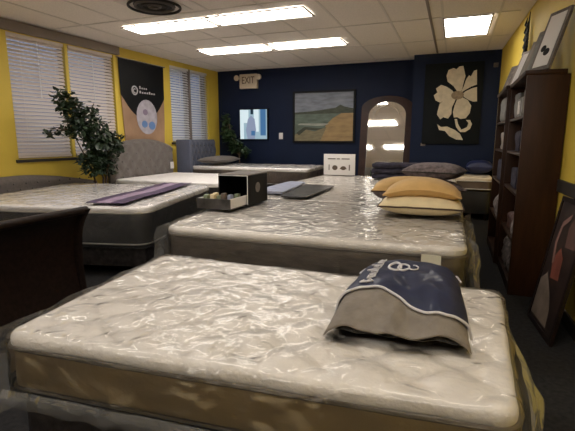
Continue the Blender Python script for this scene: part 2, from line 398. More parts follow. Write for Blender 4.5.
# ------------------------------------------------------------------ CEILING LIGHTS, VENT
def troffer(x0, x1, y0, y1, label, m, cells=0, group='ceiling light panels'):
    t = thing('ceiling_light', label, 'ceiling light', ((x0+x1)/2, (y0+y1)/2, CZ-.01), group)
    bm = bmesh.new(); w = .018
    for a in ((x0, x1, y0, y0+w), (x0, x1, y1-w, y1), (x0, x0+w, y0+w, y1-w), (x1-w, x1, y0+w, y1-w)): box(bm, *a, CZ-.022, CZ-.009)
    obj('frame', bm, M['lframe'], t, smooth=False)
    obj('diffuser', B(x0+w, x1-w, y0+w, y1-w, CZ-.014, CZ-.010), m, t, smooth=False)
    if cells:
        bm = bmesh.new()
        for k in range(1, 4): xx = x0+(x1-x0)*k/4; box(bm, xx-.004, xx+.004, y0+w, y1-w, CZ-.022, CZ-.015)
        for k in range(1, 7): yy = y0+(y1-y0)*k/7; box(bm, x0+w, x1-w, yy-.004, yy+.004, CZ-.022, CZ-.015)
        obj('louver', bm, M['lframe'], t, smooth=False)
troffer(-4.09, -2.87, 4.72, 5.12, 'long white light panel beside the round-slotted vent, left of its row', M['lampw'])
troffer(-2.83, -1.61, 4.70, 5.10, 'long white light panel, right one of the row nearest the camera', M['lampw'])
troffer(-3.98, -2.81, 6.32, 6.74, 'long white light panel, left one of the farther row', M['lampw'])
troffer(-2.75, -1.60, 6.32, 6.76, 'long white light panel, right one of the farther row', M['lampw'])
troffer(-.225, .33, 5.74, 6.78, 'squarish gridded light panel near the flower canvas wall', M['lampr'], 1)
for x0, y0 in ((-4.0, 2.2), (-2.4, 2.2), (-.6, 1.2), (-3.2, -.6), (-1.6, -.9), (-.4, -.9)):  # unseen panels; the rear ones are added to brighten the bed sides
    troffer(x0, x0+1.22, y0, y0+.42, 'long light panel out of view, added to brighten the near beds', M['lampw'])
vt = thing('ceiling_vent', 'dark round-slotted air vent in the ceiling above the left lights', 'vent', (-3.15, 4.2, CZ-.01))
vx, vy = -3.10, 4.12
obj('backing', B(vx-.3, vx+.3, vy-.28, vy+.28, CZ-.012, CZ-.0085), M['tbar'], vt, smooth=False)
for r in (.27, .20, .13, .06):
    obj('ring', tube(bmesh.new(), [(vx+r*math.cos(a*PI/16), vy+r*math.sin(a*PI/16), CZ-.026+.03*(.27-r)) for a in range(32)], .014, 8, closed=True), M['ventd'] if r in (.27, .13) else M['vent'], vt)
obj('throat', lathe(bmesh.new(), (vx, vy, CZ-.0145), [(.22, 0), (.22, .002)], 32), M['ventd'], vt)
# ------------------------------------------------------------------ BED 1 foreground
b1 = [(-1.50, 1.01), (.20, 1.15), (.24, 2.14), (-1.62, 2.12)]
t1 = bed('wrapped_bed', 'nearest bed, cream quilted mattress with tan border in clear plastic', b1, .55, .235, M['cream'], M['tan'], M['spring'], period=.27, h=.013, det=1.7, rc=.07, zspring=.04, pipe=M['pipe_d'])
def crumple(name, base, parent, nu, nv, seed, amp):
    bm = bmesh.new()
    def f(u, v):
        p = Vector(base(u, v)); a = amp*(.25+min(1, 1.5*v))
        return p+Vector((noise.noise(p*11+Vector((seed, 0, 0))), noise.noise(p*11+Vector((0, seed, 5))), noise.noise(p*13+Vector((3, seed, 0)))))*a
    grid_surface(bm, f, nu, nv)
    return obj(name, bm, M['film2'], parent, ms='keep')
# loose plastic hanging over the right end and gathered round the left end
crumple('plastic_flap', lambda u, v: (.235+.02*v+.11*math.sin(PI*v)**.8*math.sin(PI*min(1, u*1.1))**2*(.6+.4*math.sin(8*u)), 1.14+u*1.02, .555-.36*v), t1, 80, 30, 2, .022)
crumple('plastic_flap', lambda u, v: (-1.545-.09*u-.035*math.sin(PI*v)-.012*math.sin(20*u), .985+u*1.08, .55-.33*v), t1, 80, 30, 5, .022)
crumple('plastic_flap', lambda u, v: (-1.50+u*1.70, .985+.14*u-.012*math.sin(PI*v), .345-.07*v), t1, 160, 10, 9, .012)
p = bil(b1, .9, 0)
tg = obj('care_tag', B(.0, .17, 1.105, 1.108, .36, .47), M['tagtan'], t1, smooth=False)
bm = bmesh.new()
for k in range(3): box(bm, .03, .06+.03*k, 1.1035, 1.1045, .385+.028*k, .392+.028*k)
obj('tag_print', bm, M['ink'], t1, smooth=False)
# ------------------------------------------------------------------ BEDS 2 (right row)
b2 = [(-1.84, 2.42), (.10, 2.49), (.09, 3.94), (-2.02, 3.94)]
t2 = bed('wrapped_bed', 'cream plastic-wrapped bed with taupe border and white tag, second from camera', b2, .65, .27, M['cream'], M['taupe'], M['spring'], period=.17, h=.007, det=1.4, rc=.12, side=.5, pipe=M['pipe_d'])
obj('law_tag', box(bmesh.new(), -.135, -.03, 2.435, 2.438, .46, .62), M['tag'], t2, smooth=False)
crumple('plastic_flap', lambda u, v: (.13+.03*v+.03*math.sin(14*u), 2.44+u*1.4, .655-.30*v), t2, 60, 16, 3, .022)
crumple('plastic_flap', lambda u, v: (-1.885-.14*u-.03*math.sin(PI*v), 2.40+u*1.3, .655-.30*v), t2, 60, 16, 4, .03)
b2b = [(-2.02, 3.985), (.09, 3.985), (.07, 5.47), (-2.10, 5.47)]
t2b = bed('wrapped_bed', 'cream plastic-wrapped bed in the middle, under the dark brochure sheet', b2b, .65, .27, M['cream'], M['taupe'], M['spring'], period=.17, h=.006, rc=.06, side=.3)
b2c = [(-2.10, 5.515), (.07, 5.515), (.04, 7.05), (-2.02, 7.05)]
t2c = bed('wrapped_bed', 'cream wrapped bed carrying the small white sign near the navy wall', b2c, .65, .27, M['cream'], M['taupe'], M['spring'], period=.17, h=.006, rc=.06, side=.3)
# ------------------------------------------------------------------ LEFT BEDS
dA = Vector((-.970, -.242)); dB = Vector((-.242, .970))
f0 = Vector((-2.50, 3.05)); n3 = f0+dA*2.0; f3 = f0+dB*1.93; n3b = n3+dB*1.93
b3 = [tuple(n3), tuple(f0), tuple(f3), tuple(n3b)]
t3 = bed('wrapped_bed', 'bed with white top and charcoal sides, plum runner laid across it', b3, .65, .36, M['white'], M['charcoal'], M['spring'], period=.16, h=.006, det=1, rc=.14, pipe=M['pipe_w'])
b3b = [(-4.80, 5.18), (-3.02, 5.18), (-2.98, 6.72), (-4.78, 6.72)]
t4 = bed('upholstered_bed', 'bed with arched grey button-tufted headboard below the banner', b3b, .645, .28, M['white'], M['charcoal'], M['spring'], period=.16, h=.005, det=.8, wrap=False)
def headboard(parent, x, y0, y1, zb, zt, arch, mt, thick=.09, nb=(7, 3), wings=0, name='headboard', buttons=True, tilt=0, lean=0):
    """panel facing +x with diamond tufting"""
    bm = bmesh.new(); nu, nv = 60, 36; period = (y1-y0)/nb[0]; pz = (zt-zb)/nb[1]*.9
    def top(u): return zt+arch*(math.sin(PI*min(1, max(0, u)))**.7)
    def f(u, v):
        y = y0+(y1-y0)*u; z = zb+(top(u)-zb)*v
        a = y/period; b = z/pz
        d = abs(math.sin(PI*(a+b)/1))*abs(math.sin(PI*(a-b)/1))
        e = min(1, min(u, 1-u)/.04, (1-v)/.06)
        xx = x+thick*(.55+.45*math.sin(PI/2*max(0, e)))+.022*(d**.6)*(1 if e > .6 else 0)
        return Vector((xx-lean*(z-zb), y, z))
    g = grid_surface(bm, f, nu, nv)
    # back and rim
    back = [[bm.verts.new(Vector((x-lean*(g[i][j].co.z-zb), g[i][j].co.y, g[i][j].co.z))) for j in (0, nv)] for i in range(nu+1)]
    for i in range(nu):
        bm.faces.new((back[i][0], back[i][1], back[i+1][1], back[i+1][0]))
        bm.faces.new((g[i][nv], back[i][1], back[i+1][1], g[i+1][nv])); bm.faces.new((g[i][0], g[i+1][0], back[i+1][0], back[i][0]))
    for i in (0, nu):
        bm.faces.new([g[i][j] for j in range(nv+1)]+[back[i][1], back[i][0]])
    hb = obj(name, bm, mt, parent)
    if buttons:
        z = zb+.12; row = 0
        bt = bmesh.new(); bmesh.ops.create_uvsphere(bt, u_segments=8, v_segments=6, radius=.013)
        first = None
        while z < zt-.04:
            for q in range(nb[0]+1):
                yy = (math.floor(y0/period)+q+(.5 if row % 2 else 0))*period
                if y0+.08 < yy < y1-.08:
                    if first is None:
                        first = obj('tuft_button', bt, M['button'], None); o = first
                    else:
                        o = first.copy(); C.objects.link(o)
                    o.parent = hb; o.location = Vector((x+thick+.012-lean*(z-zb), yy, z))-root_loc(hb)
            z += pz/2; row += 1
    return hb
hb = headboard(t4, -4.925, 5.20, 6.78, .30, 1.10, .15, M['greyup'])
obj('swing_tag', B(-4.808, -4.804, 6.62, 6.72, .72, .84), M['whitep'], t4, smooth=False)
# bed 3 headboard: low and curved, behind the head of the king bed
hp = thing('low_headboard', 'low grey curved upholstered headboard under the left window', 'headboard', (-5.05, 4.1, 0))
bm = bmesh.new()
def ftop(u):
    return .78+.04*u if u < .5 else .80-.17*((u-.5)/.5)**1.6
def hf(sx):
    def f(u, v):
        y = 2.65+2.42*u; z = .02+(ftop(u)-.02)*v
        e = min(1, (1-v)/.1, (1-u)/.03+.0)
        return LWf(Vector((y-2, .05+sx*(.045*math.sin(PI/2*max(0, e))+.012*abs(math.sin(16*u))*abs(math.sin(5*v*PI))), z)))
    return f
ga = grid_surface(bm, hf(1), 60, 20); gb = grid_surface(bm, hf(-.6), 60, 20)
for i in range(60): bm.faces.new((ga[i][20], gb[i][20], gb[i+1][20], ga[i+1][20])); bm.faces.new((ga[i][0], ga[i+1][0], gb[i+1][0], gb[i][0]))
for j in range(20): bm.faces.new((ga[0][j], gb[0][j], gb[0][j+1], ga[0][j+1])); bm.faces.new((ga[60][j], ga[60][j+1], gb[60][j+1], gb[60][j]))
obj('panel', bm, M['greyup'], hp)
bt = bmesh.new(); bmesh.ops.create_uvsphere(bt, u_segments=8, v_segments=6, radius=.011)
tb0 = obj('tuft_button', bt, M['button'], hp); base0 = Vector(hp.location)
for v_ in tb0.data.vertices: v_.co += base0
for k in range(9):
    for r in range(2):
        o = tb0 if k+r == 0 else tb0.copy()
        if k+r: C.objects.link(o)
        o.location = LWf(Vector((1.6+.16*k+.08*r, .108, .70-.07*r)))-base0
# plum runner on bed 3
rn = thing('bed_runner', 'plum purple striped runner folded across the white-topped bed', 'bed runner', (-3.1, 4.0, .66))
def strip(bm, a, b, w, z, th=.006, n=24, wob=.006):
    a = Vector(a); b = Vector(b); d = (b-a).normalized(); s = Vector((-d.y, d.x))
    def mk(dz):
        return grid_surface(bm, lambda u, v: Vector((*(a.lerp(b, u)+s*(v-.5)*w+s*.012*math.sin(9*u)), z+dz+wob*noise.noise(Vector((u*9, v*3, z*40))))), n, 6)
    g1, g2 = mk(th), mk(0)
    for i in range(n):
        for j in (0, 6): bm.faces.new((g1[i][j], g1[i+1][j], g2[i+1][j], g2[i][j]))
    for j in range(6):
        for i in (0, n): bm.faces.new((g1[i][j], g1[i][j+1], g2[i][j+1], g2[i][j]))
    return bm
ra = f0+dA*.42+dB*.06; rb = ra+dB*1.80
for off, w, m_ in ((0, .13, M['plum2']), (-.135, .13, M['plum']), (.12, .10, M['plum'])):
    o_ = dA*off
    obj('stripe', strip(bmesh.new(), ra-o_*-1, rb-o_*-1, w, .682), m_, rn)
# bed 4 in the far corner
b4 = [(-4.60, 6.92), (-2.28, 6.92), (-2.32, 8.06), (-4.60, 8.06)]
t5 = bed('upholstered_bed', 'far corner bed with slate tufted winged headboard and brown border', b4, .75, .30, M['white'], M['brownb'], M['spring'], period=.16, h=.005, det=.8)
headboard(t5, -4.80, 6.98, 8.10, .12, 1.24, .0, M['blueup'], nb=(8, 4))
obj('wing', bevel(B(-4.80, -4.50, 6.80, 6.89, .06, 1.24), .02, 3), M['blueup'], t5)
# ------------------------------------------------------------------ pillow maker
def pillow(name, cx, cy, z0, L, W, Hh, rz, mts, label=None, cat='pillow', group=None, tilt=0, split=None, sag=0, parent=None, pipe=None, p=2.6):
    """soft cushion: upper and lower shell; mts = (upper, lower)"""
    R = Matrix.Translation((cx, cy, z0+Hh/2)) @ Matrix.Rotation(rz, 4, 'Z') @ Matrix.Rotation(tilt, 4, 'X')
    t = thing(name, label, cat, (cx, cy, z0), group) if parent is None else parent
    def f(sgn, hs):
        def g(u, v):
            a, b = 2*u-1, 2*v-1
            th = max(0, (1-abs(a)**p))**.5*max(0, (1-abs(b)**p))**.5
            pin = 1-.07*(abs(a)*abs(b))**.8+.0
            ex = 1-.06*(1-a*a) if abs(b) > .5 else 1
            q = Vector((a*L/2*(1-.05*(1-b*b)*0), b*W/2*(1-.06*abs(a)*0), 0))
            q.x *= 1-.05*(b**2)*(1-abs(a))
            q.y *= 1-.06*(1-a*a)*abs(b)
            q.z = sgn*hs*th+.004*noise.noise(Vector((a*4+cx, b*4, sgn)))-sag*(a*a)
            return R @ q
        return g
    for nm, sg, hs, mt in (('upper_side', 1, Hh/2, mts[0]), ('lower_side', -1, Hh/2, mts[1])):
        bm = bmesh.new(); grid_surface(bm, f(sg, hs), 28, 28); obj(nm, bm, mt, t, ms=None)
    if pipe:
        g = f(1, 0); n = 24
        pts = [g(i/n, 0) for i in range(n)]+[g(1, i/n) for i in range(n)]+[g(1-i/n, 1) for i in range(n)]+[g(0, 1-i/n) for i in range(n)]
        obj('piping', tube(bmesh.new(), pts, .007, 6, closed=True), pipe, t)
    return t
pillow('bed_pillow', -4.32, 7.55, .775, .42, 1.0, .15, 0, (M['greyup'], M['greyup']), 'plump grey pillow against the slate headboard in the far corner', tilt=0)
# stack on bed 2/3: cream and tan pillows
pillow('throw_pillow', -.22, 3.49, .672, .61, .42, .15, .03, (M['ivory'], M['ivory']), 'ivory pillow lying lowest at the front of the tan pillow stack', pipe=M['brown'], group='pillows stacked on the middle beds')
pillow('throw_pillow', -.215, 3.56, .80, .56, .42, .15, .02, (M['gold'], M['gold']), 'golden tan pillow lying on top of the ivory pillow', sag=.05, pipe=M['gold'], group='pillows stacked on the middle beds')
pillow('throw_pillow', -.34, 4.06, .675, .68, .44, .24, .05, (M['gold'], M['mauve']), 'tan and brown pillow just behind the golden tan one', pipe=M['brown'], group='pillows stacked on the middle beds')
pillow('throw_pillow', -.20, 4.72, .672, .60, .46, .16, .2, (M['mauve'], M['mauve']), 'mauve grey rumpled pillow under another of its kind, behind the tan pillows', pipe=M['mauve'], group='pillows stacked on the middle beds')
pillow('throw_pillow', -.18, 4.74, .83, .56, .44, .18, -.25, (M['mauve'], M['mauve']), 'rumpled mauve grey pillow on top of the pile behind the tan pillows', pipe=M['darkgrey'], group='pillows stacked on the middle beds')
# dark folded bedding near far edge
fb = thing('folded_blanket', 'dark slate folded blanket on the bed in front of the mirror', 'blanket', (-.8, 6.6, .67))
for k in range(3):
    obj('fold', rbox([(-1.13, 6.42), (-.44, 6.42), (-.44, 6.80), (-1.13, 6.80)], .672+.078*k, .745+.078*k, .03, 16, 12, 4, disp=lambda o, u, v, zz, e, i, j, kk, L, W: o+Vector((nz(o, 9, 1), nz(o, 9, 2), nz(o, 9, 3)))*.012), M['dusk'], fb)
obj('green_label', bevel(B(-1.15, -1.135, 6.45, 6.55, .70, .80), .003), M['leaf2'], fb)
# ------------------------------------------------------------------ BAGGED PILLOW on bed 1
pc = [(-.385, 1.36), (.09, 1.40), (.045, 2.02), (-.345, 2.0)]
def psurf(u, v, off=0):
    """u across, v near to far; arched cover lying on the bed"""
    w = bil(pc, .5+(u-.5)*(1+.02), v)
    a = 2*u-1
    hh = .045+.095*math.sin(PI/2*max(0, min(1, v/.38)))**1.2 if v < .82 else .03+.11*math.sqrt(max(0, 1-((v-.82)/.19)**2))
    z = .572+hh*max(0, 1-abs(a)**5)**.45
    w2 = w
    if v > .8:   # round the far corners in plan
        k = (v-.8)/.2; w2 = bil(pc, .5+(u-.5)*(1-.10*k*k), v)
    pz_ = Vector((w2.x, w2.y, z)); 
    wr = .010*noise.noise(Vector((u*5, v*4, 2)))+(.010*math.sin(u*17+v*5)*(1-v)**1.5 if v < .6 else 0)+.012*noise.noise(Vector((u*9+v*4, v*7-u*3, 7)))*(1-v)
    pz_.z += wr*max(0, 1-abs(a)**4)
    if off: pz_.z += off; pz_.x += off*a
    return pz_
pl = thing('bagged_pillow', 'pillow in navy and grey zip sleeve with pale emblem on nearest bed', 'pillow', (-.15, 1.7, .57))
def shell(v0, v1, off, th, nu, nv, edge=None):
    bm = bmesh.new()
    def vv(u, v):
        a = v0(u) if callable(v0) else v0; b = v1(u) if callable(v1) else v1
        return a+(b-a)*v
    go = grid_surface(bm, lambda u, v: psurf(u, vv(u, v), off), nu, nv)
    gi = grid_surface(bm, lambda u, v: psurf(.5+(u-.5)*.985, vv(u, v), off-th), nu, nv)
    for i in range(nu):
        for j in (0, nv): bm.faces.new((go[i][j], go[i+1][j], gi[i+1][j], gi[i][j]))
    for j in range(nv):
        for i in (0, nu): bm.faces.new((go[i][j], go[i][j+1], gi[i][j+1], gi[i][j]))
    return bm
def sleeve_edge(u): return .25+.06*math.sin(2*PI*u)-.09*u
obj('grey_cover', shell(lambda u: .0+.02*math.sin(9*u), 1.0, 0, .006, 60, 60), M['greycloth'], pl)
obj('navy_sleeve', shell(sleeve_edge, 1.0, .006, .004, 60, 40), M['navycloth'], pl)
obj('sleeve_piping', tube(bmesh.new(), [psurf(i/40, sleeve_edge(i/40), .008) for i in range(41)], .005, 6), M['stitch'], pl)
obj('edge_piping', tube(bmesh.new(), [psurf(.03, .75+.25*i/8, .012) for i in range(8)]+[psurf(.03+.94*i/30, .985, .012) for i in range(31)]+[psurf(.97, 1-.25*i/8, .012) for i in range(1, 9)], .004, 6), M['stitch'], pl)
# inner pillow, seen in the open near end
bm = bmesh.new()
def inn(sg):
    return lambda u, v: (lambda w, a: Vector((w.x, w.y, .594+sg*(.016+.035*math.sin(PI*v))*max(0, 1-abs(a)**3)**.5*min(1, (v+.0)*9)**.5 + .004*math.sin(25*u))))(bil(pc, .5+(u-.5)*.9, .035+.85*v), 2*u-1)
grid_surface(bm, inn(1), 40, 30); grid_surface(bm, inn(-1), 40, 30)
obj('inner_pillow', bm, M['darkgrey'], pl)
# embroidered writing (illegible script) running up the left side and a round emblem
def stitchline(pts, r=.0035): return tube(bmesh.new(), [psurf(u, v, .010) for u, v in pts], r, 5)
bm = bmesh.new()
ltrs = [[(0, 0), (0, 1), (.5, .8), (.1, .5), (.6, .3), (0, 0)], [(0, 0), (.5, 0), (.5, .6), (0, .6), (0, 0)], [(0, .6), (0, 0), (.5, 0), (.5, .6)], [(0, 0), (.25, 1), (.5, 0), (.1, .4)],
        [(.5, .5), (0, .6), (.1, .3), (.5, .3), (.5, 0), (0, 0)], [(0, 1), (0, 0), (.4, 0)], [(0, 0), (0, .6), (.3, .3), (.5, .6), (.5, 0)], [(.5, .1), (0, 0), (0, .6), (.5, .5), (0, .3)]]
for k, L_ in enumerate(ltrs):
    v0 = .36+.066*k; dd = .058
    pts = []
    for (a, b) in L_: pts.append((.16+(1-b)*.10-.0*k+.0*k, v0+a*dd*1.3))
    tube(bm, [psurf(u, v, .010) for u, v in pts], .0036, 5)
obj('sleeve_lettering', bm, M['stitch'], pl)
bm = bmesh.new()
tube(bm, [psurf(.38+.055*math.cos(a*PI/12), .68+.075*math.sin(a*PI/12), .010) for a in range(24)], .0055, 5, closed=True)
tube(bm, [psurf(.46+.05*math.cos(a*PI/12), .68+.065*math.sin(a*PI/12), .010) for a in range(5, 30)], .0045, 5)
tube(bm, [psurf(.55+.04*math.cos(a*PI/12), .675+.06*math.sin(a*PI/12), .010) for a in range(-12, 8)], .003, 5)
obj('sleeve_emblem', bm, M['stitch'], pl)
# ------------------------------------------------------------------ DISPLAY BOX with pulled tray
bxz = .672
ct = thing('display_box', 'black open display carton with pulled-out tray on the second bed', 'box', (-1.8, 3.4, bxz))
bm = bmesh.new(); X0, X1, Y0, Y1, ZT = -1.94, -1.65, 3.36, 3.78, .935
for a in ((X0, X1, Y0, Y1, bxz, bxz+.006), (X0, X0+.008, Y0, Y1, bxz+.006, ZT), (X1-.008, X1, Y0, Y1, bxz+.006, ZT), (X0+.008, X1-.008, Y1-.008, Y1, bxz+.006, ZT)): box(bm, *a)
obj('carton', bm, M['black'], ct, smooth=False)
obj('carton_top', bevel(B(X0-.003, X1+.003, Y0, Y1, ZT+.001, ZT+.010), .002), M['greyup'], ct)
bm = bmesh.new(); tube(bm, [(X1-.004, Y0, bxz+.01), (X1-.004, Y0, ZT)], .004, 5); tube(bm, [(X0, Y0, ZT), (X1, Y0, ZT)], .0035, 5)
obj('edge_trim', bm, M['whitep'], ct)
bm = bmesh.new(); plate(bm, ell(3.56, .82, .05, .045), 0, .002, fn=lambda p: Vector((X1+.0005+p.y, p.x, p.z)))
obj('side_emblem', bm, M['greyup'], ct)
bm = bmesh.new(); tx0, tx1, ty0, ty1 = -1.985, -1.672, 3.07, 3.42
for a in ((tx0, tx1, ty0, ty1, bxz+.008, bxz+.014), (tx0, tx1, ty0, ty0+.012, bxz+.014, .765)): box(bm, *a)
tr = obj('tray', bm, M['brochure'], ct, smooth=False)
for xx in (tx0, tx1-.012): obj('tray_side', B(xx, xx+.012, ty0+.0125, ty1, bxz+.0145, .765), M['whitep'], ct, smooth=False)
random.seed(3)
for k in range(7):
    x = tx0+.055+.042*(k % 6)+.005*random.random(); y = ty0+.07+.035*(k % 3)+.09*(k//3)*.8
    obj('foam_sample', rbox([(x-.02, y-.03), (x+.02, y-.03), (x+.02, y+.03), (x-.02, y+.03)], bxz+.016, bxz+.105+.025*random.random(), .012, 6, 6, 6), [M['green'], M['ivory'], M['green'], M['brownb'], M['paleblue']][k % 5], tr)
# dark brochure sheet & blueish sheet behind the box
def slab(cs, z0, z1, r, mt, name, label, cat, amp=.004, n=24):
    t = obj(name, rbox(cs, z0, z1, r, n, n, 2, disp=lambda o, u, v, zz, e, i, j, k, L, W: o+Vector((0, 0, nz(o, 7, 1)*amp)), rc=.03), mt)
    tag(t, label, cat); return t
slab([(-1.60, 3.98), (-1.34, 4.0), (-1.33, 5.10), (-1.72, 5.18)], .674, .69, .004, M['brochure'], 'brochure_sheet', 'dark grey printed sheet lying flat behind the display carton', 'brochure')
slab([(-2.02, 4.25), (-1.66, 4.2), (-1.78, 5.35), (-2.02, 5.4)], .674, .70, .006, M['paleblue'], 'folded_sheet', 'pale blue grey folded sheet at the left edge behind the display carton', 'bed sheet')
# small white sign standing on last bed
sg = thing('tabletop_sign', 'small white sign with two dark emblems standing before the navy wall', 'sign', (-1.73, 6.9, .67))
obj('board', bevel(B(-1.99, -1.47, 6.88, 6.90, .672, 1.01), .004), M['whitep'], sg)
bm = bmesh.new()
plate(bm, ell(-1.80, .79, .045, .04), 6.876, 6.8795); plate(bm, ell(-1.66, .785, .045, .032), 6.876, 6.8795)
plate(bm, [(-1.70, .80), (-1.62, .80), (-1.60, .77), (-1.72, .77)], 6.874, 6.8755)
obj('emblem', bm, M['ink'], sg, smooth=False)
bm = bmesh.new()
for x0, x1 in ((-1.92, -1.79), (-1.77, -1.72), (-1.69, -1.56)): box(bm, x0, x1, 6.876, 6.8795, .925, .942)
box(bm, -1.905, -1.89, 6.876, 6.8795, .75, .84); box(bm, -1.57, -1.55, 6.876, 6.8795, .75, .84)
obj('print_lines', bm, M['greycloth'], sg, smooth=False)
obj('easel_back', B(-1.76, -1.70, 6.902, 6.98, .672, .69), M['greycloth'], sg, smooth=False)
# ------------------------------------------------------------------ FAR RIGHT BED
b5 = [(-.62, 7.22), (.58, 7.22), (.58, 8.0), (-.62, 8.0)]
t6 = bed('wrapped_bed', 'brown-sided bed in the far right corner below the flower canvas', b5, .66, .20, M['creamw'], M['brownb'], M['charcoal'], period=.16, h=.005, det=.7, wrap=False)
pillow('satin_pillow', .40, 7.82, .69, .40, .34, .22, 0, (M['bluecloth'], M['bluecloth']), 'blue satin pillow propped at the right under the flower canvas', tilt=0)
pillow('bed_pillow', -.10, 7.62, .68, .55, .36, .13, 0, (M['white'], M['white']), 'flat pale pillow beside the blue satin one in the far right corner')
# ------------------------------------------------------------------ SLEIGH BED
sl = thing('sleigh_bed', 'dark espresso sleigh bed whose footboard rises at the left edge', 'bed', (-3.4, 1.5, 0))
def sleighx(z):
    t = z/.80
    return -.055*math.sin(PI*t*1.0)+.07*max(0, (t-.75)/.25)**2
def panel(x, y0, y1, ztop, nm, flip=1):
    bm = bmesh.new()
    def f(off):
        return lambda u, v: Vector((x+flip*sleighx(v*.80)+off, y0+(y1-y0)*u, .10+(ztop-.10)*v))
    a = grid_surface(bm, f(.02), 30, 24); b = grid_surface(bm, f(-.02), 30, 24)
    for i in range(30):
        for j in (0, 24): bm.faces.new((a[i][j], a[i+1][j], b[i+1][j], b[i][j]))
    for j in range(24):
        for i in (0, 30): bm.faces.new((a[i][j], a[i][j+1], b[i][j+1], b[i][j]))
    p_ = obj(nm, bm, M['espresso'], sl)
    obj('top_roll', tube(bmesh.new(), [(x+flip*.075, y0-.03+(y1-y0+.06)*i/10, ztop-.008) for i in range(11)], .026, 14), M['espresso'], p_)
    for yy in (y0-.02, y1+.02):
        pb = bmesh.new(); pts = [(x+flip*sleighx(.8*k/16), yy, (ztop)*k/16+.002) for k in range(17)]
        a2 = []
        for k, pp in enumerate(pts):
            w = .042+.012*math.sin(PI*k/16)
            a2.append([pb.verts.new(Vector((pp[0]+dx, pp[1]+dy, pp[2]))) for dx, dy in ((-w, -.024), (w, -.024), (w, .024), (-w, .024))])
        for k in range(16):
            for q in range(4): pb.faces.new((a2[k][q], a2[k][(q+1) % 4], a2[k+1][(q+1) % 4], a2[k+1][q]))
        pb.faces.new(a2[0][::-1]); pb.faces.new(a2[-1])
        obj('post', bevel(pb, .006, 2), M['espresso'], p_)
panel(-2.44, .72, 2.24, .775, 'footboard')
panel(-4.62, .72, 2.24, 1.15, 'headboard', -1)
for yy in (.75, 2.20): obj('side_rail', bevel(B(-4.56, -2.50, yy-.015, yy+.015, .22, .42), .004), M['espresso'], sl)
ms = [(-4.50, .80), (-2.56, .80), (-2.56, 2.16), (-4.50, 2.16)]
mm = obj('mattress', rbox(ms, .36, .64, .05, 40, 30, 6, disp=quilt(.18, .01), rc=.1), M['white'], sl)
obj('top_piping', tube(bmesh.new(), outline(ms, .62, .1, .004), .008, 6, closed=True), M['pipe_w'], mm)
obj('slat_base', B(-4.5, -2.54, .78, 2.18, .31, .355), M['espresso'], sl, smooth=False)
# ------------------------------------------------------------------ PLANTS
def tree(name, label, x, y, blobs, nleaf, size, lm, trunk_pts, seed, pot_r=.17):
    random.seed(seed)
    t = thing(name, label, 'plant', (x, y, 0))
    obj('pot', lathe(bmesh.new(), (x, y, 0), [(pot_r*.7, 0), (pot_r*.75, .02), (pot_r, .26), (pot_r*1.06, .27), (pot_r*1.06, .30), (pot_r*.92, .30), (pot_r*.9, .27)], 28), M['pot'], t)
    obj('soil', lathe(bmesh.new(), (x, y, .262), [(pot_r*.88, 0), (pot_r*.88, .012)], 20), M['soil'], t)
    for pts in trunk_pts:
        obj('trunk', tube(bmesh.new(), pts, [.016*(1-.6*i/(len(pts)-1)) for i in range(len(pts))], 8), M['bark'], t)
    bm = bmesh.new(); br = bmesh.new()
    tot = sum(b[3]*b[4]*b[5] for b in blobs)
    for (bx, by, bz, rx, ry, rz_) in blobs:
        n = int(nleaf*rx*ry*rz_/tot)
        base = Vector(trunk_pts[0][-1])
        tb = min((Vector(p) for pts in trunk_pts for p in pts), key=lambda q: (q-Vector((bx, by, bz))).length)
        for k in range(4):
            e = Vector((bx+rx*random.uniform(-.7, .7), by+ry*random.uniform(-.7, .7), bz+rz_*random.uniform(-.7, .7)))
            tube(br, [tb, tb.lerp(e, .5)+Vector((0, 0, .03)), e], [.007, .005, .002], 5)
        for k in range(n):
            while True:
                d = Vector([random.uniform(-1, 1) for _ in range(3)])
                if d.length < 1: break
            c = Vector((bx+d.x*rx, by+d.y*ry, bz+d.z*rz_))
            ax = Vector((random.uniform(-1, 1), random.uniform(-1, 1), random.uniform(-1.1, .3))).normalized()
            sd = ax.cross(Vector((random.uniform(-.5, .5), random.uniform(-.5, .5), 1))).normalized(); nn = ax.cross(sd)
            l = size*random.uniform(.7, 1.25); w = l*.27
            prof = [(0, 0), (.28, 1), (.62, .8), (1, 0)]
            mid = [bm.verts.new(c+ax*l*a-nn*.12*l*a*a) for a, _ in prof]
            lf = [bm.verts.new(c+ax*l*a+sd*w*b-nn*(.12*l*a*a)+nn*.05*l) for a, b in prof[1:3]]
            rg = [bm.verts.new(c+ax*l*a-sd*w*b-nn*(.12*l*a*a)+nn*.05*l) for a, b in prof[1:3]]
            for s_ in (lf, rg):
                bm.faces.new((mid[0], s_[0], mid[1])); bm.faces.new((mid[1], s_[0], s_[1], mid[2])); bm.faces.new((mid[2], s_[1], mid[3]))
    obj('branches', br, M['bark'], t)
    obj('foliage', bm, lm, t, ms='keep')
px_, py_ = -4.66, 4.78
